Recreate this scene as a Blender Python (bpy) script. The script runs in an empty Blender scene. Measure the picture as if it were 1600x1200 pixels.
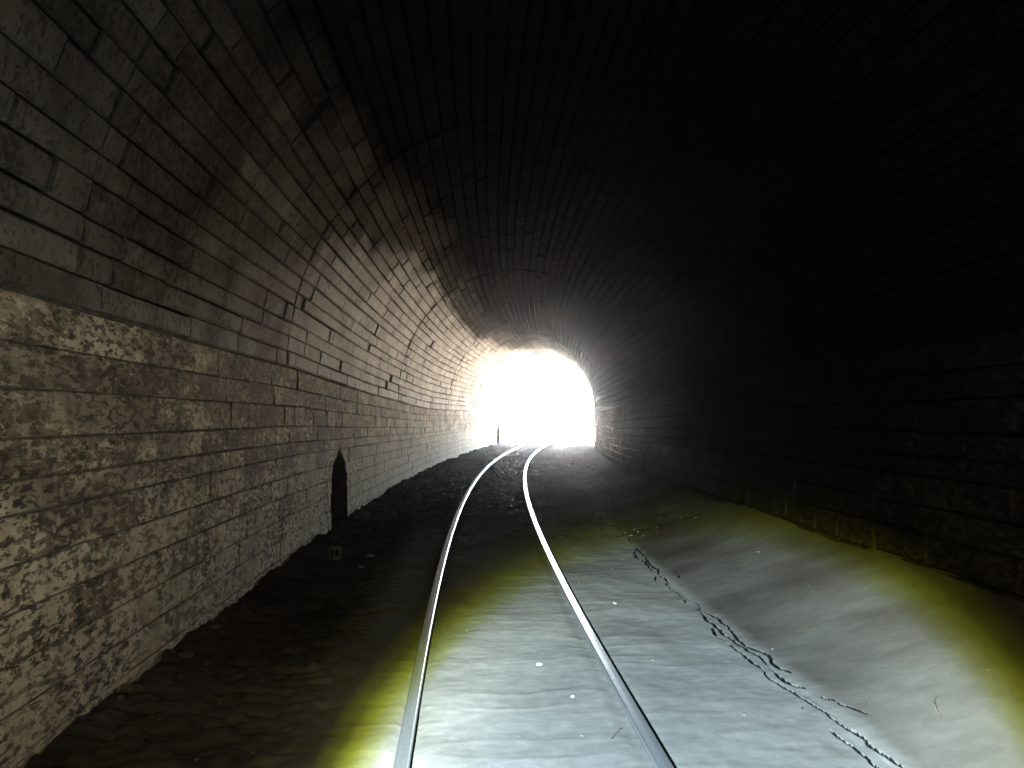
import bpy, bmesh, math, random
import numpy as np
random.seed(11)
rng = np.random.default_rng(11)

# ------------------------------------------------------------------ frame of the place
# x right, y forward, z up; z = 0 is the top of the rails.  The line bends to the right.
R0, TH0, X0 = 172.74, -0.083, 0.317
CAM_H = 1.42
S_END = 43.0                 # tunnel mouth
O_L, O_R = -2.09, 2.80       # faces of the side walls, measured from the track centre
O_C, A_V, Z_C = 0.355, 2.422, 4.40

def W(s, o, z):
    th = TH0 + s / R0
    x = X0 + R0 * (math.cos(TH0) - math.cos(th)) + o * math.cos(th)
    y = R0 * (math.sin(th) - math.sin(TH0)) - o * math.sin(th)
    return (x, y, z)

def Wn(s, o, z):             # the same for arrays
    th = TH0 + s / R0
    x = X0 + R0 * (math.cos(TH0) - np.cos(th)) + o * np.cos(th)
    y = R0 * (np.sin(th) - math.sin(TH0)) - o * np.sin(th)
    return np.stack([x, y, z], -1)

def zspring(s):
    return float(np.interp(s, [0, 8, 11.6, 15, 18.5, 21, 60], [1.95, 1.90, 1.80, 1.72, 1.62, 1.57, 1.57]))

# ------------------------------------------------------------------ camera, sky, sun, exposure
scene = bpy.context.scene
col = scene.collection
cam_d = bpy.data.cameras.new('camera')
cam = bpy.data.objects.new('camera', cam_d)
col.objects.link(cam)
cam.location = (0, 0, CAM_H)
cam.rotation_euler = (math.radians(90), 0, 0)
cam_d.sensor_fit = 'HORIZONTAL'
cam_d.sensor_width = 36
cam_d.lens = 27.0
cam_d.shift_y = 0.03
cam_d.clip_start = 0.02
cam_d.clip_end = 3000
scene.camera = cam

SUN_EL, SUN_AZ = math.radians(50), math.radians(135)   # azimuth clockwise from +y
world = bpy.data.worlds.new('World')
scene.world = world
world.use_nodes = True
nt = world.node_tree
nt.nodes.clear()
sky = nt.nodes.new('ShaderNodeTexSky')
sky.sky_type = 'NISHITA'
sky.sun_disc = False
sky.sun_elevation = SUN_EL
sky.sun_rotation = SUN_AZ
sky.dust_density = 6.0
sky.air_density = 1.0
bg = nt.nodes.new('ShaderNodeBackground')
bg.inputs['Strength'].default_value = 0.12
wo = nt.nodes.new('ShaderNodeOutputWorld')
nt.links.new(sky.outputs[0], bg.inputs[0])
nt.links.new(bg.outputs[0], wo.inputs[0])

sun_d = bpy.data.lights.new('sun', 'SUN')
sun_d.energy = 4.0
sun_d.angle = math.radians(0.53)
sun_d.color = (1.0, 0.95, 0.87)
sun = bpy.data.objects.new('sun', sun_d)
col.objects.link(sun)
sun.rotation_euler = (math.radians(90) - SUN_EL, 0, -SUN_AZ + math.pi)
sun.location = (20, 60, 40)

scene.view_settings.view_transform = 'Standard'
scene.view_settings.look = 'None'
scene.view_settings.gamma = 1.0
scene.view_settings.use_curve_mapping = False
scene.view_settings.exposure = 9.72

scene.cycles.use_denoising = True
scene.cycles.use_adaptive_sampling = False
scene.cycles.use_guiding = True
scene.cycles.use_light_tree = False
scene.cycles.light_sampling_threshold = 0.0
scene.cycles.max_bounces = 6
scene.cycles.volume_bounces = 2
scene.cycles.diffuse_bounces = 4
scene.cycles.sample_clamp_indirect = 0.0
scene.cycles.caustics_reflective = False
scene.cycles.caustics_refractive = False

# where the daylight comes in: a Cycles light portal.  It emits nothing itself, it only tells
# the sampler that the sky reaches the tunnel through its mouth.
pd = bpy.data.lights.new('mouth_portal', 'AREA')
pd.shape = 'RECTANGLE'
pd.size, pd.size_y = 5.0, 4.7
pd.cycles.is_portal = True
portal = bpy.data.objects.new('mouth_portal', pd)
col.objects.link(portal)
portal.location = W(S_END + 0.15, O_C, 2.15)
th_e = TH0 + S_END / R0
portal.rotation_euler = (math.radians(-90), 0, -th_e)   # shines along -y, back into the tunnel

# the hand torch whose beam lies on the floor, held just left of the camera
TORCH = (-0.25, 0.05, 1.30)
td = bpy.data.lights.new('torch_light', 'SPOT')
td.energy = 1.0
td.spot_size = math.radians(150)
td.spot_blend = 0.6
td.shadow_soft_size = 0.012
td.use_nodes = True
tn = td.node_tree
em = next(n for n in tn.nodes if n.type == 'EMISSION')
tc = tn.nodes.new('ShaderNodeTexCoord')
sep = tn.nodes.new('ShaderNodeSeparateXYZ')
tn.links.new(tc.outputs['Normal'], sep.inputs[0])
ab = tn.nodes.new('ShaderNodeMath'); ab.operation = 'ABSOLUTE'
tn.links.new(sep.outputs[2], ab.inputs[0])
ac = tn.nodes.new('ShaderNodeMath'); ac.operation = 'ARCCOSINE'
tn.links.new(ab.outputs[0], ac.inputs[0])
mr = tn.nodes.new('ShaderNodeMath'); mr.operation = 'MULTIPLY'
mr.inputs[1].default_value = 180 / math.pi / 60.0
tn.links.new(ac.outputs[0], mr.inputs[0])
rp = tn.nodes.new('ShaderNodeValToRGB')
rp.color_ramp.interpolation = 'LINEAR'
stops = [(0, (.26, .36, .40)), (9, (.31, .42, .475)), (14, (.47, .62, .69)), (18.5, (.78, .98, 1.0)), (21.2, (.82, 1.0, .94)),
         (22.2, (.60, .74, .33)), (23.2, (.34, .41, .045)), (24.3, (.10, .112, .008)), (25.8, (.022, .021, .009)),
         (34, (.013, .0112, .008)), (46, (.010, .0084, .006)), (60, (.0055, .0046, .0035))]
cr = rp.color_ramp
while len(cr.elements) < len(stops):
    cr.elements.new(0.5)
for e, (a, c) in zip(cr.elements, stops):
    e.position = a / 60.0
    e.color = (*c, 1)
tn.links.new(mr.outputs[0], rp.inputs[0])
tn.links.new(rp.outputs[0], em.inputs['Color'])
TORCH_POWER = 13.8
em.inputs['Strength'].default_value = TORCH_POWER
torch = bpy.data.objects.new('torch_light', td)
col.objects.link(torch)
torch.location = TORCH
from mathutils import Vector
torch.rotation_euler = Vector((.305, 1.0, -.595)).to_track_quat('-Z', 'Y').to_euler()

# ------------------------------------------------------------------ helpers
def tag(o, label=None, cat=None, group=None, kind=None):
    if label: o['label'] = label
    if cat: o['category'] = cat
    if group: o['group'] = group
    if kind: o['kind'] = kind
    return o

def empty(name, loc=(0, 0, 0)):
    o = bpy.data.objects.new(name, None)
    o.empty_display_size = 0.2
    o.location = loc
    col.objects.link(o)
    return o

def mesh_obj(name, verts, faces, mat, parent=None, smooth=False, tone=None, origin=None, dirt_shade=None):
    me = bpy.data.meshes.new(name)
    v = np.asarray(verts, float)
    if origin is None:
        origin = v.mean(0)
    origin = np.asarray(origin, float)
    me.from_pydata((v - origin).tolist(), [], faces)
    if tone is not None:
        at = me.attributes.new('tone', 'FLOAT', 'POINT')
        arr = np.full(len(v), tone, np.float32) if np.isscalar(tone) else np.asarray(tone, np.float32)
        at.data.foreach_set('value', arr)
    if dirt_shade is not None:
        at = me.attributes.new('soot', 'FLOAT', 'POINT')
        at.data.foreach_set('value', np.full(len(v), dirt_shade, np.float32) if np.isscalar(dirt_shade) else np.asarray(dirt_shade, np.float32))
    if smooth:
        me.polygons.foreach_set('use_smooth', [True] * len(me.polygons))
    me.materials.append(mat)
    me.update()
    o = bpy.data.objects.new(name, me)
    if parent is not None:
        o.parent = parent
        origin = origin - np.asarray(parent_world(parent))
    o.location = origin.tolist()
    col.objects.link(o)
    return o

def parent_world(p):
    v = np.zeros(3)
    while p is not None:
        v += np.asarray(p.location)
        p = p.parent
    return v

def hashn(ix, iy, seed):
    h = (ix.astype(np.int64) * 374761393 + iy.astype(np.int64) * 668265263 + seed * 2147483647) & 0xffffffff
    h = ((h ^ (h >> 13)) * 1274126177) & 0xffffffff
    h = h ^ (h >> 16)
    return (h & 0xffffff) / float(0xffffff)

def vnoise(x, y, seed=0):
    x = np.asarray(x, float); y = np.asarray(y, float)
    ix, iy = np.floor(x), np.floor(y)
    fx, fy = x - ix, y - iy
    fx = fx * fx * fx * (fx * (fx * 6 - 15) + 10); fy = fy * fy * fy * (fy * (fy * 6 - 15) + 10)
    a, b = hashn(ix, iy, seed), hashn(ix + 1, iy, seed)
    c, d = hashn(ix, iy + 1, seed), hashn(ix + 1, iy + 1, seed)
    return (a * (1 - fx) + b * fx) * (1 - fy) + (c * (1 - fx) + d * fx) * fy - 0.5

def fbm(x, y, seed=0, oct=3):
    t, a = 0, 1.0
    for i in range(oct):
        t = t + a * vnoise(x * 2 ** i, y * 2 ** i, seed + i * 17)
        a *= 0.5
    return t

def sstep(a, b, x):
    t = np.clip((x - a) / (b - a), 0, 1)
    return t * t * (3 - 2 * t)

# ------------------------------------------------------------------ materials
def new_mat(name):
    m = bpy.data.materials.new(name)
    m.use_nodes = True
    t = m.node_tree
    t.nodes.clear()
    out = t.nodes.new('ShaderNodeOutputMaterial')
    bs = t.nodes.new('ShaderNodeBsdfPrincipled')
    bs.inputs['Specular IOR Level'].default_value = 0.0      # dusty, matt
    t.links.new(bs.outputs[0], out.inputs[0])
    return m, t, bs

class NB:
    def __init__(self, t):
        self.t = t
    def n(self, kind, **kw):
        n = self.t.nodes.new(kind)
        for k, v in kw.items(): setattr(n, k, v)
        return n
    def link(self, a, b): self.t.links.new(a, b)
    def pos(self, scale=(1, 1, 1)):
        g = self.n('ShaderNodeNewGeometry')
        m = self.n('ShaderNodeVectorMath', operation='MULTIPLY')
        m.inputs[1].default_value = scale
        self.link(g.outputs['Position'], m.inputs[0])
        return m.outputs[0]
    def noise(self, vec, scale, detail=4, rough=0.55, dist=0.0):
        n = self.n('ShaderNodeTexNoise')
        n.inputs['Scale'].default_value = scale
        n.inputs['Detail'].default_value = detail
        n.inputs['Roughness'].default_value = rough
        n.inputs['Distortion'].default_value = dist
        self.link(vec, n.inputs['Vector'])
        return n.outputs['Fac']
    def vor(self, vec, scale, feature='F1', out='Distance'):
        n = self.n('ShaderNodeTexVoronoi', feature=feature)
        n.inputs['Scale'].default_value = scale
        self.link(vec, n.inputs['Vector'])
        return n.outputs[out]
    def rng(self, v, a, b, c=0.0, d=1.0, smooth=True):
        n = self.n('ShaderNodeMapRange')
        n.interpolation_type = 'SMOOTHSTEP' if smooth else 'LINEAR'
        n.inputs[1].default_value = a; n.inputs[2].default_value = b
        n.inputs[3].default_value = c; n.inputs[4].default_value = d
        self.link(v, n.inputs[0])
        return n.outputs[0]
    def math(self, op, a, b=None, clamp=False):
        n = self.n('ShaderNodeMath', operation=op)
        n.use_clamp = clamp
        for i, v in enumerate((a, b)):
            if v is None: continue
            if isinstance(v, (int, float)): n.inputs[i].default_value = v
            else: self.link(v, n.inputs[i])
        return n.outputs[0]
    def mix(self, f, a, b):
        n = self.n('ShaderNodeMix', data_type='RGBA')
        if isinstance(f, (int, float)): n.inputs[0].default_value = f
        else: self.link(f, n.inputs[0])
        for i, v in ((6, a), (7, b)):
            if isinstance(v, tuple): n.inputs[i].default_value = (*v, 1)
            else: self.link(v, n.inputs[i])
        return n.outputs[2]
    def attr(self, name):
        n = self.n('ShaderNodeAttribute', attribute_name=name)
        return n.outputs['Fac']
    def bump(self, h, strength, dist):
        n = self.n('ShaderNodeBump')
        n.inputs['Strength'].default_value = strength
        n.inputs['Distance'].default_value = dist
        self.link(h, n.inputs['Height'])
        return n.outputs[0]

def stone_mat(name, lo, hi, dirt, green, fleck_lo, fleck_hi, streak, band=None, dirt_shade=0.0, bump=0.6, fscale=20.0, fdark=.78):
    m, t, bs = new_mat(name)
    b = NB(t)
    p = b.pos()
    ps = b.pos((1, 1, streak))
    tone = b.attr('tone')
    mott = b.noise(p, 5.0, 6, 0.62)
    big = b.noise(p, 0.75, 4, 0.6, 0.6)
    k = b.math('ADD', b.math('MULTIPLY', tone, 0.65), b.math('MULTIPLY', b.rng(mott, .3, .7), 0.45), True)
    c = b.mix(k, lo, hi)
    # soot and damp in large patches
    c = b.mix(b.math('MULTIPLY', b.rng(big, .48, .70), 0.62), c, dirt)
    # yellow-green algae tint in places
    gr = b.noise(p, 1.7, 3, 0.5)
    c = b.mix(b.math('MULTIPLY', b.rng(gr, .52, .72), 0.45), c, green)
    # flakes and pits drawn out downwards
    fl = b.noise(ps, fscale, 7, 0.72, 0.3)
    zone = b.rng(b.noise(p, 1.3, 3, 0.6), .35, .65)
    fz = b.math('SUBTRACT', fl, b.math('MULTIPLY', zone, 0.10))
    flm = b.rng(fz, fleck_lo, fleck_hi, 1.0, 0.0)
    if band is not None:                    # a dark weathered band below the springing
        g = b.n('ShaderNodeNewGeometry'); sx = b.n('ShaderNodeSeparateXYZ')
        b.link(g.outputs['Position'], sx.inputs[0])
        zz = b.math('ADD', sx.outputs[2], b.math('MULTIPLY', b.math('SUBTRACT', big, 0.5), 1.6))
        bm_ = b.math('MULTIPLY', b.rng(zz, band[0], band[1]), b.rng(zz, band[2], band[3], 1.0, 0.0))
        blot = b.rng(b.noise(ps, 6.0, 5, 0.62, 0.8), .42, .56)
        c = b.mix(b.math('MULTIPLY', b.math('MULTIPLY', bm_, blot), 0.88), c, (.045, .033, .027))
        low = b.math('MULTIPLY', b.rng(zz, .05, .55, 1.0, 0.0), 0.45)
        c = b.mix(low, c, (.40, .35, .28))
    ph_ = b.pos((1, .22, 1))
    hl = b.math('MULTIPLY', b.rng(b.noise(ph_, fscale * .55, 5, 0.7, 0.3), .60, .70), 0.85 if band else 0.0)
    flm = b.math('MAXIMUM', flm, hl)
    c = b.mix(b.math('MULTIPLY', flm, fdark), c, (.035, .028, .023))
    # sooty crown and the vault's shade, put into the stone colour by an attribute
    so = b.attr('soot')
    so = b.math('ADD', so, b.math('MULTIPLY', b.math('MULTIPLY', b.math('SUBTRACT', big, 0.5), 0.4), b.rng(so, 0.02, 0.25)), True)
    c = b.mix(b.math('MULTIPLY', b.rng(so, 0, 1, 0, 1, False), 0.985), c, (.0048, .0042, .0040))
    b.link(c, bs.inputs['Base Color'])
    b.link(b.rng(so, 0, .6, .22, 0.0), bs.inputs['Specular IOR Level'])
    bs.inputs['Roughness'].default_value = 0.85
    fine = b.noise(p, 60.0, 4, 0.6)
    hgt = b.math('ADD', b.math('MULTIPLY', fine, 0.25), b.math('MULTIPLY', mott, 0.6))
    if band is not None:
        lump = b.noise(p, 13.0, 5, 0.62, 0.5)
        hgt = b.math('ADD', hgt, b.math('MULTIPLY', lump, 1.5))
    hgt = b.math('SUBTRACT', hgt, b.math('MULTIPLY', flm, 0.9))
    b.link(b.bump(hgt, bump, 0.016), bs.inputs['Normal'])
    return m

M = {}
M['vault'] = stone_mat('ashlar_stone', (.15, .130, .113), (.43, .390, .35), (.085, .073, .066), (.21, .19, .13), .36, .44, .85, fscale=26.0, fdark=.5)

def wall_mat():
    """Eroded courses: a pale tan crust flaking off darker stone, damp and soot below the springing."""
    m, t, bs = new_mat('weathered_wall_stone')
    b = NB(t)
    p = b.pos()
    pl = b.pos((1, .42, 1))                 # flakes run along the beds
    tone = b.attr('tone')
    big = b.noise(p, 0.75, 4, 0.6, 0.6)
    g = b.n('ShaderNodeNewGeometry'); sx = b.n('ShaderNodeSeparateXYZ')
    b.link(g.outputs['Position'], sx.inputs[0])
    zz = b.math('ADD', sx.outputs[2], b.math('MULTIPLY', b.math('SUBTRACT', big, 0.5), 1.2))
    band = b.math('MULTIPLY', b.rng(zz, .70, 1.15), b.rng(zz, 2.0, 2.3, 1.0, 0.0))
    # crust
    crust_n = b.math('ADD', b.math('MULTIPLY', b.noise(pl, 24.0, 7, 0.66, 0.3), .76), b.math('MULTIPLY', b.noise(pl, 4.5, 4, 0.6, 0.3), .24))
    thr = b.math('ADD', .458, b.math('MULTIPLY', band, .045))
    thr = b.math('SUBTRACT', thr, b.math('MULTIPLY', b.math('SUBTRACT', tone, .5), .12))
    thr = b.math('SUBTRACT', thr, b.math('MULTIPLY', b.rng(sx.outputs[1], 8, 18), .13))     # paler towards the mouth: its daylight put into the colour
    crust = b.rng(b.math('SUBTRACT', crust_n, thr), -.012, .014)
    pits = b.rng(b.noise(pl, 30.0, 6, 0.66, 0.3), .445, .495, 1.0, 0.0)
    pitz = b.rng(b.noise(p, 2.2, 3, 0.6), .30, .60, .35, 1.0)
    pits = b.math('MULTIPLY', pits, pitz)
    pits = b.math('MULTIPLY', pits, b.rng(sx.outputs[1], 8, 18, 1.0, .45))  # pits fade towards the mouth to brighten the wall there too
    mott = b.rng(b.noise(p, 10.0, 6, 0.6), .3, .7)
    pale = b.mix(mott, (.44, .340, .235), (.66, .545, .40))
    dark = b.mix(mott, (.125, .090, .061), (.29, .22, .152))
    c = b.mix(crust, dark, pale)
    gr = b.rng(b.noise(p, 1.9, 3, 0.5), .50, .70)
    c = b.mix(b.math('MULTIPLY', gr, 0.35), c, (.20, .185, .085))
    c = b.mix(b.math('MULTIPLY', b.math('MULTIPLY', band, b.rng(b.noise(pl, 3.0, 5, 0.6), .42, .58)), 0.62), c, (.055, .040, .034))
    low = b.math('MULTIPLY', b.rng(zz, .0, .45, 1.0, 0.0), 0.3)
    c = b.mix(low, c, (.42, .355, .27))
    c = b.mix(b.math('MULTIPLY', pits, 0.85), c, (.030, .023, .018))
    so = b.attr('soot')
    c = b.mix(b.math('MULTIPLY', so, 0.97), c, (.0085, .0072, .0065))  # shade of the inner wall put into its stone colour
    b.link(c, bs.inputs['Base Color'])
    b.link(b.rng(so, 0, .6, .05, 0.0), bs.inputs['Specular IOR Level'])
    bs.inputs['Roughness'].default_value = 0.9
    h = b.math('ADD', b.math('MULTIPLY', crust, .55), b.math('MULTIPLY', crust_n, 1.2))
    h = b.math('SUBTRACT', h, b.math('MULTIPLY', pits, .50))
    h = b.math('ADD', h, b.math('MULTIPLY', b.noise(p, 55.0, 4, 0.6), .22))
    b.link(b.bump(h, 0.62, 0.014), bs.inputs['Normal'])
    return m
M['wall'] = wall_mat()

def simple_mat(name, c0, c1, scale, rough=0.9, bump=0.4, bdist=0.01, metal=0.0):
    m, t, bs = new_mat(name)
    b = NB(t)
    p = b.pos()
    n = b.noise(p, scale, 5, 0.6)
    b.link(b.mix(b.rng(n, .3, .7), c0, c1), bs.inputs['Base Color'])
    bs.inputs['Roughness'].default_value = rough
    bs.inputs['Metallic'].default_value = metal
    b.link(b.bump(n, bump, bdist), bs.inputs['Normal'])
    return m

M['mortar'] = simple_mat('old_mortar', (.06, .052, .045), (.15, .13, .11), 9.0)
M['sooty_mortar'] = simple_mat('sooty_mortar', (.005, .0045, .004), (.012, .0105, .0095), 9.0)  # dark copy of the mortar: sooty crown and shade put into its colour
M['niche'] = simple_mat('sooty_niche', (.035, .030, .026), (.08, .068, .058), 6.0)  # even dark colour for the niche linings
M['hill'] = simple_mat('hillside_earth', (.16, .14, .09), (.30, .25, .17), 0.4)
M['earth'] = simple_mat('outside_earth', (.24, .20, .15), (.36, .31, .24), 0.3)
M['rubble'] = simple_mat('dusty_rubble', (.05, .042, .034), (.13, .112, .095), 14.0)
M['pale'] = simple_mat('pale_limestone', (.26, .25, .235), (.40, .385, .36), 18.0)
M['twig'] = simple_mat('dry_twig', (.05, .04, .03), (.12, .09, .06), 40.0)
M['carton'] = simple_mat('pale_plastic', (.07, .078, .065), (.13, .14, .12), 25.0, 0.5, 0.1)
M['cartonhole'] = simple_mat('dark_hollow', (.02, .02, .018), (.04, .038, .03), 25.0)

# floor: fine pale dust over packed dirt
m, t, bs = new_mat('packed_dirt')
b = NB(t)
p = b.pos()
n1 = b.noise(p, 1.1, 4, 0.6, 0.5)
n2 = b.noise(p, 14.0, 6, 0.65)
n3 = b.noise(p, 90.0, 4, 0.6)
c = b.mix(b.rng(n2, .3, .7), (.126, .121, .114), (.158, .152, .145))
c = b.mix(b.math('MULTIPLY', b.rng(n1, .45, .68), 0.4), c, (.07, .060, .050))
c = b.mix(b.math('MULTIPLY', b.rng(n3, .62, .75), 0.3), c, (.21, .20, .19))
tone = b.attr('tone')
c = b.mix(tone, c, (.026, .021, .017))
c = b.mix(b.rng(b.attr('soot'), .1, .5), c, (.006, .006, .008))     # damp black earth inside the crack
b.link(c, bs.inputs['Base Color'])
bs.inputs['Roughness'].default_value = 0.95
hh = b.math('ADD', b.math('MULTIPLY', n2, 0.6), b.math('MULTIPLY', n3, 0.25))
b.link(b.bump(hh, 0.26, 0.008), bs.inputs['Normal'])
M['dirt'] = m

# rail steel: polished running surface, brown flanks
m, t, bs = new_mat('rail_steel')
b = NB(t)
p = b.pos()
tone = b.attr('tone')          # 1 on the running surface
n1 = b.noise(p, 30.0, 5, 0.6)
c = b.mix(tone, (.12, .117, .12), (.34, .355, .38))
c = b.mix(b.math('MULTIPLY', b.rng(n1, .5, .8), 0.35), c, (.06, .048, .042))
b.link(c, bs.inputs['Base Color'])
b.link(b.rng(tone, 0, 1, 0.2, 0.85), bs.inputs['Metallic'])
b.link(b.rng(tone, 0, 1, 0.7, 0.34), bs.inputs['Roughness'])
b.link(b.bump(n1, 0.12, 0.004), bs.inputs['Normal'])
M['rail'] = m

# ------------------------------------------------------------------ terrain outside
gx, gy = np.meshgrid(np.linspace(-70, 70, 45), np.linspace(-32, 122, 45), indexing='ij')
gz_ = -.75 + .25 * fbm(gx * .3, gy * .3, 1) * sstep(60, 80, gy)
gi = np.arange(gx.size).reshape(gx.shape)
g = mesh_obj('ground', np.stack([gx, gy, gz_], -1).reshape(-1, 3), np.stack([gi[:-1, :-1], gi[1:, :-1], gi[1:, 1:], gi[:-1, 1:]], -1).reshape(-1, 4).tolist(),
             M['earth'], origin=(0, 0, 0))
tag(g, 'sunlit bare earth beyond the tunnel mouth', kind='structure')

# ------------------------------------------------------------------ tunnel floor
def merge_sorted(*arrs):
    a = np.sort(np.concatenate(arrs))
    keep = np.concatenate([[True], np.diff(a) > 1e-4])
    return a[keep]

ss = np.concatenate([np.arange(-20, 1.5, .4), np.arange(1.5, 2.2, .03), np.arange(2.2, 9.0, .014), np.arange(9.0, 24, .04), np.arange(24, 52, .12)])
oo = merge_sorted(np.arange(-2.35, -1.2, .035), np.arange(-1.2, 1.25, .028), np.arange(1.27, 1.70, .005), np.arange(1.70, 3.10, .04))
Sg, Og = np.meshgrid(ss, oo, indexing='ij')

BR = [  # cracks in the crust: (polyline of s, o, half width, seed)
    ([(2.2, 1.53), (3.15, 1.47), (3.53, 1.45), (3.75, 1.40), (3.95, 1.35)], .0042, 1),
    ([(3.55, 1.66), (3.94, 1.55), (4.18, 1.50), (4.65, 1.50), (5.05, 1.48), (6.03, 1.47), (6.73, 1.48), (7.5, 1.53), (8.54, 1.58), (9.6, 1.56), (11.5, 1.52)], .006, 2),
    ([(3.0, 1.57), (3.7, 1.52), (4.3, 1.44), (5.0, 1.41), (5.6, 1.44)], .005, 3),
    ([(4.2, 1.60), (4.8, 1.54), (5.4, 1.535), (6.3, 1.52)], .005, 4),
    ([(6.8, 1.40), (7.4, 1.47), (8.0, 1.49), (8.6, 1.54)], .008, 6),
]

def floor_h(s, o, mask=None):
    z = np.full_like(s, -.066)
    z = z - .02 * sstep(-.9, -1.3, o)
    z = z + .065 * sstep(-1.72, -2.12, o) * (1 + 1.0 * fbm(s * 2.1, o * 2, 3))
    bk = np.clip(o - 1.52, 0, 3)
    z = z + (bk * .20 + .12 * bk ** 2) * np.interp(s, [0, 7, 32], [1, 1, .12]) * (1 + .12 * vnoise(s * .6, o * 0, 4))
    z = z + .030 * fbm(s * .8, o * 1.1, 5) * sstep(.2, .9, np.abs(o)) + .011 * fbm(s * 2.2, o * 2.8, 6)
    # low ridges across the track where the buried sleepers heave the crust
    wv = s + .10 * vnoise(o * 1.3, s * .7, 8) + .05 * vnoise(o * 4, s * 2, 9)
    rid = 1 - np.abs(2 * vnoise(wv * 5.2, o * 1.5, 10))
    z = z + .0032 * (rid ** 3 - .4) * sstep(1.45, .9, np.abs(o))
    z = z + (.0024 * fbm(s * 11, o * 9, 11) + .0016 * fbm(s * 34, o * 26, 12, 2)) * (1 - .5 * sstep(1.5, 1.7, o))
    rough = np.maximum(sstep(7.5, 12, s) * (.35 + .65 * sstep(1.9, 1.2, o)), sstep(-.8, -1.2, o))
    z = z + rough * (.050 * np.abs(fbm(s * 6.5, o * 6, 13)) + .030 * fbm(s * 13, o * 12, 14)) - rough * .012
    for r_ in (-.535, .535):
        d = np.abs(o - r_)
        z = np.where(d < .25, np.minimum(z, -.050 + .02 * sstep(.10, .25, d)), z)
        z = z - .012 * sstep(.075, .045, d)
    for pts, hw, sd in BR:
        pa = np.array(pts)
        oc = np.interp(s, pa[:, 0], pa[:, 1]) + .050 * vnoise(s * 4.5, s * 0 + sd, 20 + sd) + .022 * vnoise(s * 17, s * 0 + sd, 40 + sd)
        gate = (s > pa[0, 0]) & (s < pa[-1, 0])
        ends = sstep(0, .25, s - pa[0, 0]) * sstep(0, .5, pa[-1, 0] - s)
        w = hw * (.75 + 1.7 * vnoise(s * 5, s * 0, 60 + sd) + .9 * vnoise(s * 15, s * 0, 80 + sd)) * ends
        w = np.where(gate, w, -1)
        ins = np.where(w > .001, sstep(0, .004, w - np.abs(o - oc) + .002), 0)
        z = z - .03 * ins
        if mask is not None: np.maximum(mask, np.where(w > .001, sstep(0, .003, w - np.abs(o - oc) + .0045), 0), out=mask)
    z = z - np.clip(s - 43.5, 0, 10) * .095
    return z

CRK = np.zeros_like(Sg)
Zg = floor_h(Sg, Og, CRK)
vf = Wn(Sg, Og, Zg).reshape(-1, 3)
ns, no = Sg.shape
idx = np.arange(ns * no).reshape(ns, no)
quads = np.stack([idx[:-1, :-1], idx[:-1, 1:], idx[1:, 1:], idx[1:, :-1]], -1).reshape(-1, 4)
# darker dirt left, far and on the bank; grazing shade put into colour
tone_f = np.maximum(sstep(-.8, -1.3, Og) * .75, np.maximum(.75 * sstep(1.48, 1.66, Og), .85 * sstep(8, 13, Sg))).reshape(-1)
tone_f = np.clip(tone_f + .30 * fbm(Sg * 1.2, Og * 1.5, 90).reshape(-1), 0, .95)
me = bpy.data.meshes.new('tunnel_floor')
me.vertices.add(len(vf)); me.vertices.foreach_set('co', vf.reshape(-1))
me.loops.add(quads.size); me.loops.foreach_set('vertex_index', quads.reshape(-1))
me.polygons.add(len(quads))
me.polygons.foreach_set('loop_start', np.arange(0, quads.size, 4))
me.polygons.foreach_set('use_smooth', np.ones(len(quads), bool))
me.update(calc_edges=True)
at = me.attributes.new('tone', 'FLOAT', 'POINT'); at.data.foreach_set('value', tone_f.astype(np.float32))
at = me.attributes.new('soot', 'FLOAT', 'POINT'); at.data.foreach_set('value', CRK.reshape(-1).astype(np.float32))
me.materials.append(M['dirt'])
fl = bpy.data.objects.new('tunnel_floor', me)
col.objects.link(fl)
tag(fl, 'dusty packed dirt floor of the tunnel with a jagged crack', kind='structure')

def floor_at(s, o):
    return float(floor_h(np.array([s], float), np.array([o], float))[0])

# ------------------------------------------------------------------ masonry
RINGS = [-1.0, 3.7, 7.67, 12.0, 15.8, 20.4, 24.5, 28.6, 32.6, 36.6, 40.0, S_END]
RING_OFF = [0.0, .004, -.004, .007, -.004, .006, -.005, .005, -.003, .004, 0.0, 0.0]
def ring_off(s):
    for i in range(len(RINGS) - 1):
        if s < RINGS[i + 1]: return RING_OFF[i]
    return 0.0

def F_left(s, v, d):  return W(s, O_L - d, v)
def F_right(s, v, d): return W(s, O_R + d, v)
def F_vault(s, v, d):        # v: 0 at the left springing, 1 at the right one
    zs = zspring(s)
    ph = math.pi * (1 - v)
    bb = Z_C - zs
    o, z = O_C + A_V * math.cos(ph), zs + bb * math.sin(ph)
    nx, nz = math.cos(ph) / A_V, math.sin(ph) / bb
    L = math.hypot(nx, nz)
    return W(s, o + nx / L * d, z + nz / L * d)

N_TOP = 1.02
NICHES = [(10.41, .53), (38.3, .52)]
def niche_top(s):
    for sc, hw in NICHES:
        t = (s - sc) / hw
        if abs(t) < 1: return .46 + (N_TOP - .46) * (1 - abs(t) ** 2.1) ** .62
    return None
def niche_hw(z, hw):
    if z < .46: return hw
    if z > N_TOP - .004: return 0
    k = ((z - .46) / (N_TOP - .46)) ** (1 / .62)
    return hw * max(0, 1 - k) ** (1 / 2.1)

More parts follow.
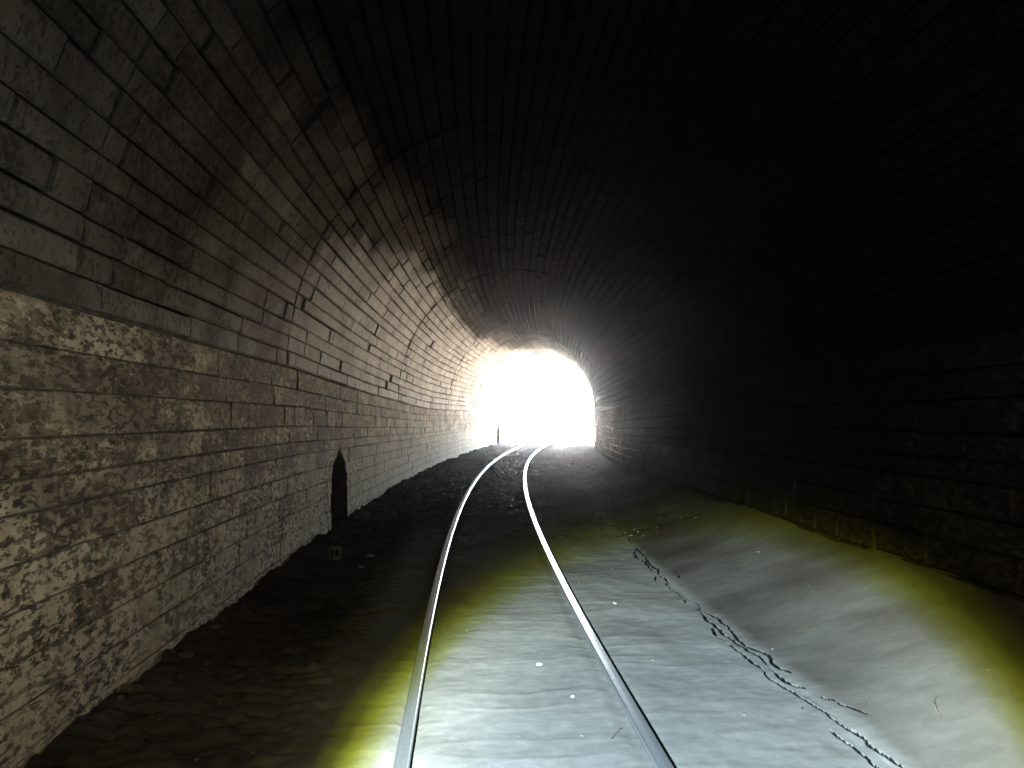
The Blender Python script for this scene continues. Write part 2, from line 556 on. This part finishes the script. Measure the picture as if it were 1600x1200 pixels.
def stone_geo(F, s0, s1, v0, v1, vs, gap, vgap, prot, grid, amp, seed, depth=.11, tilt=.005, chm=1.0, top=None):
    """A dressed block: back ring, chamfer ring, worn face.  vs = metres per unit of v."""
    r = random.Random(seed)
    g2 = gap / 2
    h2 = vgap / 2
    ch = (.007 + r.random() * .009) * chm
    nu, nv = grid
    V, Fc, PV = [], [], []
    jit = lambda k: (r.random() - .5) * k
    jx = .002 if chm < 1 else .008
    # jittered corners
    cs = [[s0 + h2 + jit(jx), v0 + (g2 + jit(.006)) / vs], [s1 - h2 + jit(jx), v0 + (g2 + jit(.006)) / vs],
          [(top[1] if top else s1) - h2 + jit(jx), v1 - (g2 + jit(.006)) / vs], [(top[0] if top else s0) + h2 + jit(jx), v1 - (g2 + jit(.006)) / vs]]
    def bil(u, w, ins):
        ds, dv = ins, ins / vs
        a = (cs[0][0] + ds, cs[0][1] + dv); b_ = (cs[1][0] - ds, cs[1][1] + dv)
        c_ = (cs[2][0] - ds, cs[2][1] - dv); d_ = (cs[3][0] + ds, cs[3][1] - dv)
        return ((a[0] * (1 - u) + b_[0] * u) * (1 - w) + (d_[0] * (1 - u) + c_[0] * u) * w,
                (a[1] * (1 - u) + b_[1] * u) * (1 - w) + (d_[1] * (1 - u) + c_[1] * u) * w)
    tilt_u, tilt_w = jit(tilt), jit(tilt)
    # face grid
    for j in range(nv + 1):
        for i in range(nu + 1):
            u, w = i / nu, j / nv
            s, v = bil(u, w, ch)
            d = -prot + tilt_u * (u - .5) + tilt_w * (w - .5) + jit(amp * 2)
            V.append(F(s, v, d)); PV.append((s, v))
    ring = [i for i in range(nu + 1)] + [(j) * (nu + 1) + nu for j in range(1, nv + 1)] + \
           [nv * (nu + 1) + i for i in range(nu - 1, -1, -1)] + [j * (nu + 1) for j in range(nv - 1, 0, -1)]
    for j in range(nv):
        for i in range(nu):
            a = j * (nu + 1) + i
            Fc.append((a, a + 1, a + nu + 2, a + nu + 1))
    uv = {}
    for k in ring:
        uv[k] = ((k % (nu + 1)) / nu, (k // (nu + 1)) / nv)
    n0 = len(V)
    for k in ring:
        s, v = bil(*uv[k], 0)
        V.append(F(s, v, -prot + ch * 1.1 + .004)); PV.append((s, v))
    n1 = len(V)
    for (a, b_) in ((0, 0), (1, 0), (1, 1), (0, 1)):
        s, v = bil(a, b_, .004)
        V.append(F(s, v, depth)); PV.append((s, v))
    m_ = len(ring)
    for q in range(m_):
        Fc.append((ring[(q + 1) % m_], ring[q], n0 + q, n0 + (q + 1) % m_))
    corner = [0, nu, nu + nv, 2 * nu + nv]
    for e in range(4):
        a, b_ = corner[e], corner[(e + 1) % 4]
        if b_ == 0: b_ = m_
        chain = [n0 + (x % m_) for x in range(a, b_ + 1)]
        Fc.append(tuple(reversed(chain)) [::-1][::-1] + (n1 + e, n1 + (e + 1) % 4))
    return V, Fc, PV

def screen_area(quad):
    pts = []
    for (x, y, z) in quad:
        if y < .4: return 0
        pts.append((800 + 1200 * x / y, 648 - 1200 * (z - CAM_H) / y))
    cx = sum(p_[0] for p_ in pts) / 4; cy = sum(p_[1] for p_ in pts) / 4
    if not (-30 < cx < 1630 and -30 < cy < 1230): return 0
    a = 0
    for i in range(4):
        x0, y0 = pts[i]; x1, y1 = pts[(i + 1) % 4]
        a += x0 * y1 - x1 * y0
    return abs(a) / 2

def lay(F, courses, vs, lens, s_lo, s_hi, gapr, protf, gridf, amp, name, parent, mat, seed, tonef, nich=False, rings=True, vis=None, dirt_shadef=None):
    r = random.Random(seed)
    specs = []
    for ci in range(len(courses) - 1):
        v0, v1 = courses[ci], courses[ci + 1]
        breaks = [x for x in (RINGS if rings else [s_lo, s_hi]) if s_lo < x < s_hi]
        edges = [s_lo] + breaks + [s_hi]
        for a, b_ in zip(edges[:-1], edges[1:]):
            cuts = [a]
            x = a + lens[0] * (.3 + r.random())
            while x < b_ - lens[0] * .45:
                cuts.append(x)
                x += lens[0] + (lens[1] - lens[0]) * r.random() ** 1.4
            cuts.append(b_)
            ivs = list(zip(cuts[:-1], cuts[1:]))
            if nich:
                zm = v0
                for sc, hw in NICHES:
                    h = niche_hw(zm, hw)
                    if h < .05: continue
                    lo, hi = sc - h, sc + h
                    q = .20 + .06 * ((ci % 2) * 2 - 1) * .5
                    out = []
                    for iv in ivs:
                        if len(iv) == 4:
                            out.append(iv); continue
                        p0, p1 = iv
                        for (c0, c1) in ((p0, min(p1, lo - q)), (max(p0, hi + q), p1)):
                            if c1 - c0 > .06: out.append((c0, c1))
                    if a < sc < b_:
                        ht = niche_hw(v1, hw)
                        out += [(lo - q, lo, lo - q, sc - ht), (hi, hi + q, sc + ht, hi + q)]
                    ivs = out
            for iv in ivs:
                specs.append((iv[0], iv[1], v0, v1, iv[2:] or None))
    areas = []
    for i, (c0, c1, v0, v1, ci) in enumerate(specs):
        ar = screen_area([F(c0, v0, 0), F(c1, v0, 0), F(c1, v1, 0), F(c0, v1, 0)])
        if vis is not None: ar *= vis(.5 * (c0 + c1), .5 * (v0 + v1))
        areas.append(ar)
    order = sorted(range(len(specs)), key=lambda i: -areas[i])
    single = set(i for i in order[:300] if areas[i] > 0)
    BV, BF, BT, BS = [], [], [], []
    for i, (c0, c1, v0, v1, ci) in enumerate(specs):
        rr = random.Random(seed * 1000 + i)
        gap = gapr[0] + (gapr[1] - gapr[0]) * rr.random() ** 3
        vgap = .001 if nich else gap
        V, Fc, PV = stone_geo(F, c0, c1, v0, v1, vs, gap, vgap, protf(rr, .5 * (c0 + c1), .5 * (v0 + v1)), gridf(areas[i]), amp, seed * 7919 + i, chm=.5 if nich else 1.0, top=ci, depth=.02 if ci else .11)
        tn_ = tonef(rr, .5 * (c0 + c1), .5 * (v0 + v1))
        st_ = [0.0 if dirt_shadef is None else dirt_shadef(*q) for q in PV]
        if i in single:
            mesh_obj(name, V, Fc, mat, parent, tone=tn_, dirt_shade=st_)
        else:
            n = len(BV)
            BV += V
            BF += [tuple(k + n for k in f_) for f_ in Fc]
            BT += [tn_] * len(V)
            BS += st_
    if BV:
        o = mesh_obj('stonework', BV, BF, mat, parent, tone=BT, dirt_shade=BS)
        o['kind'] = 'stuff'
    return len(specs), len(single)

def tone_patch(rr, s, v):
    return max(0, min(1, rr.gauss(.48, .27)))

# the wall on the outside of the bend, with the two refuge niches
wall_l = empty('tunnel_wall', W(20, O_L, -.2))
tag(wall_l, 'rough weathered stone side wall of the tunnel with two arched refuge niches', 'wall')
hs = [-.16]
r_ = random.Random(5)
while hs[-1] < 1.62:
    hs.append(hs[-1] + r_.uniform(.125, .195))
def crs_left(F0):
    return F0
# courses stretch to meet the springing line
HMAX = hs[-1]
hs = [(h_ + .16) / (HMAX + .16) for h_ in hs]
def F_leftn(s, v, d):
    zt = zspring(s) - .01
    return F_left(s, -.16 + v * (zt + .16), d)
def F_rightn(s, v, d):
    zt = zspring(s) - .01
    return F_right(s, -.16 + v * (zt + .16), d)
# niches are cut by height, so convert course fractions with the height at each niche
_nh = niche_hw
def niche_hw(v, hw):
    zt = zspring(10.4 if hw > .525 else 38.3) - .01
    return _nh(-.16 + v * (zt + .16), hw)
VSL = 2.05
N_TOP = min((-.16 + h_ * (zspring(10.4) + .15) for h_ in hs), key=lambda z_: abs(z_ - 1.02))     # the crown of the niches sits under a bed joint
info = [lay(F_leftn, hs, VSL, (.35, 1.0), .4, S_END, (.004, .011), lambda rr, s, v: rr.gauss(0, .0018),
            lambda ar: (4, 2) if ar > 250 else (2, 1), .003, 'stone', wall_l, M['wall'], 21, tone_patch, nich=True, rings=False)]

def shell_cols(F_in, s_list, v_low, v_high, nv):
    V, Fc = [], []
    for a, b_ in zip(s_list[:-1], s_list[1:]):
        la, lb = v_low(a, b_)
        n = len(V)
        for k in range(nv + 1):
            t_ = k / nv
            V.append(F_in(a, la + (v_high(a) - la) * t_)); V.append(F_in(b_, lb + (v_high(b_) - lb) * t_))
        for k in range(nv):
            Fc.append((n + 2 * k, n + 2 * k + 1, n + 2 * k + 3, n + 2 * k + 2))
    return V, Fc

sl = [-20.0] + list(np.arange(-19.5, S_END - .1, .5)) + [S_END]
for sc, hw in NICHES:
    sl = [x for x in sl if not (sc - hw - .01 < x < sc + hw + .01)] + [sc - hw + 2 * hw * k / 20 for k in range(21)]
sl = sorted(sl)
def vlow(a, b_):
    m_ = .5 * (a + b_)
    if niche_top(m_) is None: return -.45, -.45
    return (niche_top(a) or .46), (niche_top(b_) or .46)
V, Fc = shell_cols(lambda s, z: F_left(s, z, .008), sl, vlow, lambda s: zspring(s) + .02, 3)
mesh_obj('mortar_bed', V, Fc, M['mortar'], wall_l)
for sc, hw in NICHES:
    pts = [(sc - hw, -.45)] + [(sc - hw + 2 * hw * k / 20, niche_top(sc - hw + 2 * hw * k / 20) or .46) for k in range(21)] + [(sc + hw, -.45)]
    V, Fc = [], []
    for (s, z) in pts:
        V.append(F_left(s, z, -.002)); V.append(F_left(s, z, .62))
    for k in range(len(pts) - 1):
        Fc.append((2 * k, 2 * k + 1, 2 * k + 3, 2 * k + 2))
    Fc.append(tuple(2 * k + 1 for k in range(len(pts))))
    Fc.append((0, 2 * len(pts) - 2, 2 * len(pts) - 1, 1))
    mesh_obj('refuge_niche', V, Fc, M['niche'], wall_l)

# the wall on the inside of the bend
wall_r = empty('tunnel_wall', W(20, O_R, -.2))
tag(wall_r, 'unlit stone side wall of the tunnel without niches, dim behind the torch beam', 'wall')
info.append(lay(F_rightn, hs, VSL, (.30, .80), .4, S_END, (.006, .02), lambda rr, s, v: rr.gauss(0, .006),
                lambda ar: (2, 1), .004, 'stone', wall_r, M['wall'], 22, lambda rr, s, v: .4 + .1 * rr.random(), rings=False, dirt_shadef=lambda s, v: 1.0))  # near-black all over: the wall's shade is put into its colour
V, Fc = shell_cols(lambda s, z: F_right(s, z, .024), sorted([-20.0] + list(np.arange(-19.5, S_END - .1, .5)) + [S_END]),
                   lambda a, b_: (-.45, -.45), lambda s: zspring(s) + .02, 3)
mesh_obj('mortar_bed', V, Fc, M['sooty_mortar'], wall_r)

# the vault
vault = empty('tunnel_vault', W(20, O_C, 4.4))
tag(vault, 'arched vault of long grey ashlar stone courses over the track', 'vault')
cv = [0.0]
r_ = random.Random(9)
while cv[-1] < 1:
    cv.append(cv[-1] + r_.uniform(.0165, .0225))
cv = [x / cv[-1] for x in cv]
VSV = 7.4
def dirt_shade_v(s, v):            # sooty crown with shade put in, darker rightwards and away from the mouth
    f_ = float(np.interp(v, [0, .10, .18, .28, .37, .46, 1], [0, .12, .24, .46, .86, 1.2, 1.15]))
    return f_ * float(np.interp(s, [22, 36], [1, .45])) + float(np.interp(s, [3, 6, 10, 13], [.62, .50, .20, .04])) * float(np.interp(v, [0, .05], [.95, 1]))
def prot_v(rr, s, v):
    return rr.gauss(0, .004) - ring_off(s) + (.02 if rr.random() < .03 else 0)
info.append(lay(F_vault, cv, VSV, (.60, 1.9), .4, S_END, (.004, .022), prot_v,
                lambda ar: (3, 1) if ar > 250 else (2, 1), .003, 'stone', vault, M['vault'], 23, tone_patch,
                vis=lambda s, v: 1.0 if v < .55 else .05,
                dirt_shadef=dirt_shade_v))
vl = np.linspace(-.004, 1.004, 41)
sv = [-20.0] + list(np.arange(-19.5, S_END - .1, .5)) + [S_END]
V, Fc = [], []
for s in sv:
    for v in vl: V.append(F_vault(s, v, .055))
nv = len(vl)
for i in range(len(sv) - 1):
    for j in range(nv - 1):
        a = i * nv + j
        Fc.append((a, a + 1, a + nv + 1, a + nv))
# closed far end behind the camera
n = len(V)
V += [F_vault(-20, v, .055) for v in vl] + [W(-20, O_R + .1, -.5), W(-20, O_L - .1, -.5)]
Fc.append(tuple(range(n, n + nv + 2)))
mesh_obj('mortar_bed', V, Fc, M['sooty_mortar'], vault)
# springing shelf between the side walls and the vault lining
for F, sg in ((F_left, 0), (F_right, 1)):
    V, Fc = [], []
    for i, s in enumerate(sv):
        z = zspring(s) + .004
        V += [F(s, z + .0, .004), F(s, z + .0, .16)]
        if i: Fc.append((2 * i - 2, 2 * i - 1, 2 * i + 1, 2 * i))
    mesh_obj('springing_shelf', V, Fc, M['sooty_mortar'] if sg else M['mortar'], vault)  # right shelf takes the dark copy to look unlit
print('stones', info)

# ------------------------------------------------------------------ hillside over the tunnel
V, Fc = [], []
og = np.linspace(-52, 52, 25); sg = np.linspace(S_END - .25, S_END - 66, 13)
for s in sg:
    for o in og:
        x, y, _ = W(S_END - .25, o, 0)
        d = (S_END - .25 - s)
        V.append((x - math.sin(th_e) * d, y - math.cos(th_e) * d, 5.6 + d * .32 + 1.0 * math.sin(o * .13 + d * .1) + .02 * abs(o)))
for i in range(len(sg) - 1):
    for j in range(len(og) - 1):
        a = i * len(og) + j
        Fc.append((a, a + 1, a + len(og) + 1, a + len(og)))
# cliff face round the mouth
arc = [W(S_END - .25, O_L - .05, -.4)] + [F_vault(S_END - .25, k / 24, .06) for k in range(25)] + [W(S_END - .25, O_R + .05, -.4)]
n = len(V)
V += arc
outer = []
for k in range(len(arc)):
    f_ = k / (len(arc) - 1)
    j = min(len(og) - 1, int(round(f_ * (len(og) - 1))))
    outer.append(j)
for k in range(len(arc) - 1):
    if outer[k] == outer[k + 1]: Fc.append((n + k, n + k + 1, outer[k]))
    else: Fc.append((n + k, n + k + 1, outer[k + 1], outer[k]))
x0_, y0_, _ = W(S_END - .25, -52, 0); x1_, y1_, _ = W(S_END - .25, 52, 0)
V += [(x0_, y0_, -.4), (x1_, y1_, -.4)]
Fc.append((n, outer[0], len(V) - 2)); Fc.append((n + len(arc) - 1, len(V) - 1, outer[-1]))
h_ = mesh_obj('hill', V, Fc, M['hill'])
tag(h_, 'earth hillside over the tunnel', kind='structure')

# ------------------------------------------------------------------ rails
prof = [(-.030, -.004, .9), (-.024, 0.0, 1), (0, .0012, 1), (.024, 0.0, 1), (.029, -.003, 1), (.0325, -.008, .9), (.033, -.016, .25), (.033, -.028, 0),
        (.029, -.033, 0), (.009, -.042, 0), (.007, -.05, 0), (.007, -.095, 0), (.012, -.104, 0), (.055, -.112, 0), (.055, -.122, 0),
        (-.055, -.122, 0), (-.055, -.112, 0), (-.012, -.104, 0), (-.007, -.095, 0), (-.007, -.05, 0), (-.009, -.042, 0), (-.029, -.033, 0),
        (-.033, -.028, 0), (-.033, -.016, .2), (-.0325, -.008, .6)]
def rail_len(name, o0, s0, s1, parent, flip):
    st = np.arange(s0, s1, .25).tolist() + [s1]
    V, Fc, T = [], [], []
    n = len(prof)
    for s in st:
        for (a, z, tn_) in prof:
            V.append(W(s, o0 + a * flip, z)); T.append(tn_)
    for i in range(len(st) - 1):
        for k in range(n):
            a, c_ = i * n + k, i * n + (k + 1) % n
            Fc.append((a, c_, c_ + n, a + n) if flip > 0 else (c_, a, a + n, c_ + n))
    Fc.append(tuple(range(n))); Fc.append(tuple(range(len(V) - n, len(V)))[::-1])
    return mesh_obj(name, V, Fc, M['rail'], parent, tone=T, smooth=False)
rl = empty('rail', W(5, -.535, -.1))
tag(rl, 'long steel rail beside the niched wall, outer rail of the bend', 'rail')
rail_len('rail_length', -.535, -12, 60, rl, 1)
rr_ = empty('rail', W(5, .535, -.1))
tag(rr_, 'long steel rail beside the floor crack, inner rail of the bend with a joint', 'rail')
rail_len('rail_length', .535, -12, 8.496, rr_, -1)
rail_len('rail_length', .535, 8.504, 60, rr_, -1)

# ------------------------------------------------------------------ stones and litter
def rock_mesh(name, seed, flat=.7, sub=1):
    bm = bmesh.new()
    bmesh.ops.create_icosphere(bm, subdivisions=sub, radius=.5)
    r = random.Random(seed)
    for v in bm.verts:
        k = 1 + (r.random() - .5) * .5
        v.co.x *= k; v.co.y *= k * .85; v.co.z *= k * flat
    me = bpy.data.meshes.new(name)
    bm.to_mesh(me); bm.free()
    return me

def place(name, me, s, o, size, rz, mat=None, sink=.25, tilt=0):
    ob = bpy.data.objects.new(name, me)
    x, y, z = W(s, o, floor_at(s, o))
    ob.location = (x, y, z + size[2] * (.5 - sink))
    ob.scale = size
    ob.rotation_euler = (tilt, tilt * .6, rz)
    col.objects.link(ob)
    return ob

rub = [rock_mesh('rubble_stone', 100 + i, .75, 2) for i in range(5)]
for m_ in rub: m_.materials.append(M['rubble'])
r_ = random.Random(77)
for i in range(48):
    s = 2.6 + 22 * r_.random() ** 1.1
    o = O_L + .03 + abs(r_.gauss(0, .11))
    if any(abs(s - sc) < hw - .05 for sc, hw in NICHES): o -= .05
    k = r_.uniform(.025, .06) * (1 if r_.random() < .85 else 1.5)
    ob = place('rubble_stone', rub[i % 5], s, o, (k * r_.uniform(.8, 1.5), k, k * r_.uniform(.7, 1.1)), r_.random() * 6.3, tilt=r_.uniform(-.4, .4))
    tag(ob, 'dusty rubble stone lying along the foot of the niched wall', 'stone', 'rubble along the foot of the niched wall')

pale = [rock_mesh('pale_stone', 200 + i, .6, 2) for i in range(4)]
for m_ in pale: m_.materials.append(M['pale'])
def pale_stone(i, s, o, size, rz, label):
    tag(place('pale_stone', pale[i % 4], s, o, size, rz), label, 'stone')
pale_stone(0, 4.54, .16, (.045, .036, .028), .4, 'larger pale pebble between the rails in the torch beam')
pale_stone(1, 4.03, .29, (.038, .026, .02), 1.2, 'smaller pale pebble between the rails in the torch beam')
pale_stone(2, 27.6, 2.42, (.16, .22, .15), .2, 'white rock at the foot of the inner wall near the tunnel mouth')
pale_stone(3, 22.9, 1.85, (.10, .14, .07), .9, 'small pale rock on the dark floor beside the inner wall')
pale_stone(0, 8.14, -1.32, (.10, .06, .03), .1, 'brighter flat pale stone chip on the dark floor beside the niche')
pale_stone(1, 7.72, -1.36, (.09, .06, .025), .5, 'greyer flat pale stone chip on the dark floor beside the niche')
pale_stone(2, 5.97, .88, (.05, .035, .02), 2.0, 'pale stone chip between the inner rail and the crack')

# gravel too fine to count
gm = rock_mesh('g', 5, .7, 1)
gv_ = np.array([v.co[:] for v in gm.vertices]); gf = [tuple(p_.vertices) for p_ in gm.polygons]
BV, BF = [], []
N = 5200
gs = np.concatenate([2.4 + 9 * rng.random(160), 9 + 30 * rng.random(N - 160) ** 1.2])
go = np.where(rng.random(N) < .35, rng.uniform(-2.05, -1.2, N), rng.uniform(-2.0, 2.4, N))
gz = floor_h(gs, go)
for i in range(N):
    if min(abs(go[i] - .535), abs(go[i] + .535)) < .05: continue
    k = (.010 + .030 * rng.random() ** 2) * (1 if gs[i] > 9 else .62)
    a = rng.random() * 6.28
    c_, s_ = math.cos(a), math.sin(a)
    q = gv_ * k * np.array([1.3, 1, .8])
    q = np.stack([q[:, 0] * c_ - q[:, 1] * s_, q[:, 0] * s_ + q[:, 1] * c_, q[:, 2]], -1) + np.array(W(gs[i], go[i], gz[i] + k * .15))
    n = len(BV) * len(gv_)
    BV.append(q); BF += [tuple(x + n for x in f_) for f_ in gf]
bpy.data.meshes.remove(gm)
gr = mesh_obj('gravel', np.concatenate(BV), BF, M['rubble'])
tag(gr, 'fine gravel scattered over the tunnel floor', kind='stuff')

# twigs
def twig(pts, rad, label):
    V, Fc = [], []
    n = 6
    for i, (s, o, dz) in enumerate(pts):
        x, y, z = W(s, o, floor_at(s, o) + rad * .6 + dz)
        for k in range(n):
            a = k / n * 2 * math.pi
            rr = rad * (1 - .5 * i / len(pts))
            V.append((x + rr * math.cos(a) * .6, y + rr * math.cos(a) * .6, z + rr * math.sin(a)))
    for i in range(len(pts) - 1):
        for k in range(n):
            Fc.append((i * n + k, i * n + (k + 1) % n, (i + 1) * n + (k + 1) % n, (i + 1) * n + k))
    Fc.append(tuple(range(n))); Fc.append(tuple(range(len(V) - n, len(V))))
    tag(mesh_obj('twig', V, Fc, M['twig'], smooth=True), label, 'twig')
twig([(3.50, .395, 0), (3.54, .42, .006), (3.59, .452, .012), (3.60, .46, .010)], .0035, 'short bent twig on the dust between the rails')
twig([(3.40, 1.90, .0), (3.44, 1.90, .02), (3.47, 1.905, .045), (3.48, 1.92, .06)], .004, 'small dry twig sticking up from the dust beyond the crack')
twig([(6.85, 1.63, .0), (6.95, 1.62, .01), (7.05, 1.645, .006)], .010, 'dark curled twig lying beside the floor crack')

# a small discarded pale box with an open, broken front
bx = empty('broken_box', W(7.98, -1.66, floor_at(7.98, -1.66)))
tag(bx, 'small pale plastic box with broken open front on the dark floor', 'box')
def box_part(name, x0, x1, y0, y1, z0, z1, mat):
    s, o = 7.98, -1.66
    zb = floor_at(s, o)
    V = []
    for z in (z0, z1):
        for (x, y) in ((x0, y0), (x1, y0), (x1, y1), (x0, y1)):
            V.append(W(s + y, o + x, zb + z - .008))
    mesh_obj(name, V, [(3, 2, 1, 0), (4, 5, 6, 7), (0, 1, 5, 4), (1, 2, 6, 5), (2, 3, 7, 6), (3, 0, 4, 7)], mat, bx)
box_part('base', -.055, .055, -.045, .045, 0, .03, M['carton'])
box_part('back_panel', -.055, .055, .037, .045, .0302, .135, M['carton'])
box_part('side_panel', -.055, -.043, -.045, .0368, .0302, .115, M['carton'])
box_part('side_panel', .047, .055, -.045, .0368, .0302, .137, M['carton'])
box_part('lid', -.030, .0468, -.045, .0368, .112, .136, M['carton'])
box_part('divider', -.012, .004, -.043, -.030, .0302, .1118, M['carton'])
box_part('inner_wall', -.0428, .0468, .020, .0365, .0304, .1115, M['cartonhole'])

# ------------------------------------------------------------------ haze volume added for the lens glare round the mouth
bmh = bmesh.new()
bmesh.ops.create_cube(bmh, size=1.0)
me = bpy.data.meshes.new('haze')
bmh.to_mesh(me); bmh.free()
hz = bpy.data.objects.new('haze', me)
hz.scale = (150, 164, 34)
hz.location = (0, 45, 15.0)
col.objects.link(hz)
mh = bpy.data.materials.new('dust_haze')
mh.use_nodes = True
mh.node_tree.nodes.clear()
ho = mh.node_tree.nodes.new('ShaderNodeOutputMaterial')
pv = mh.node_tree.nodes.new('ShaderNodeVolumePrincipled')
pv.inputs['Color'].default_value = (.84, .90, 1.0, 1)
pv.inputs['Density'].default_value = 0.0008
pv.inputs['Anisotropy'].default_value = 0.96
mh.node_tree.links.new(pv.outputs[0], ho.inputs['Volume'])
me.materials.append(mh)
tag(hz, 'thin dust haze in the air', kind='stuff')
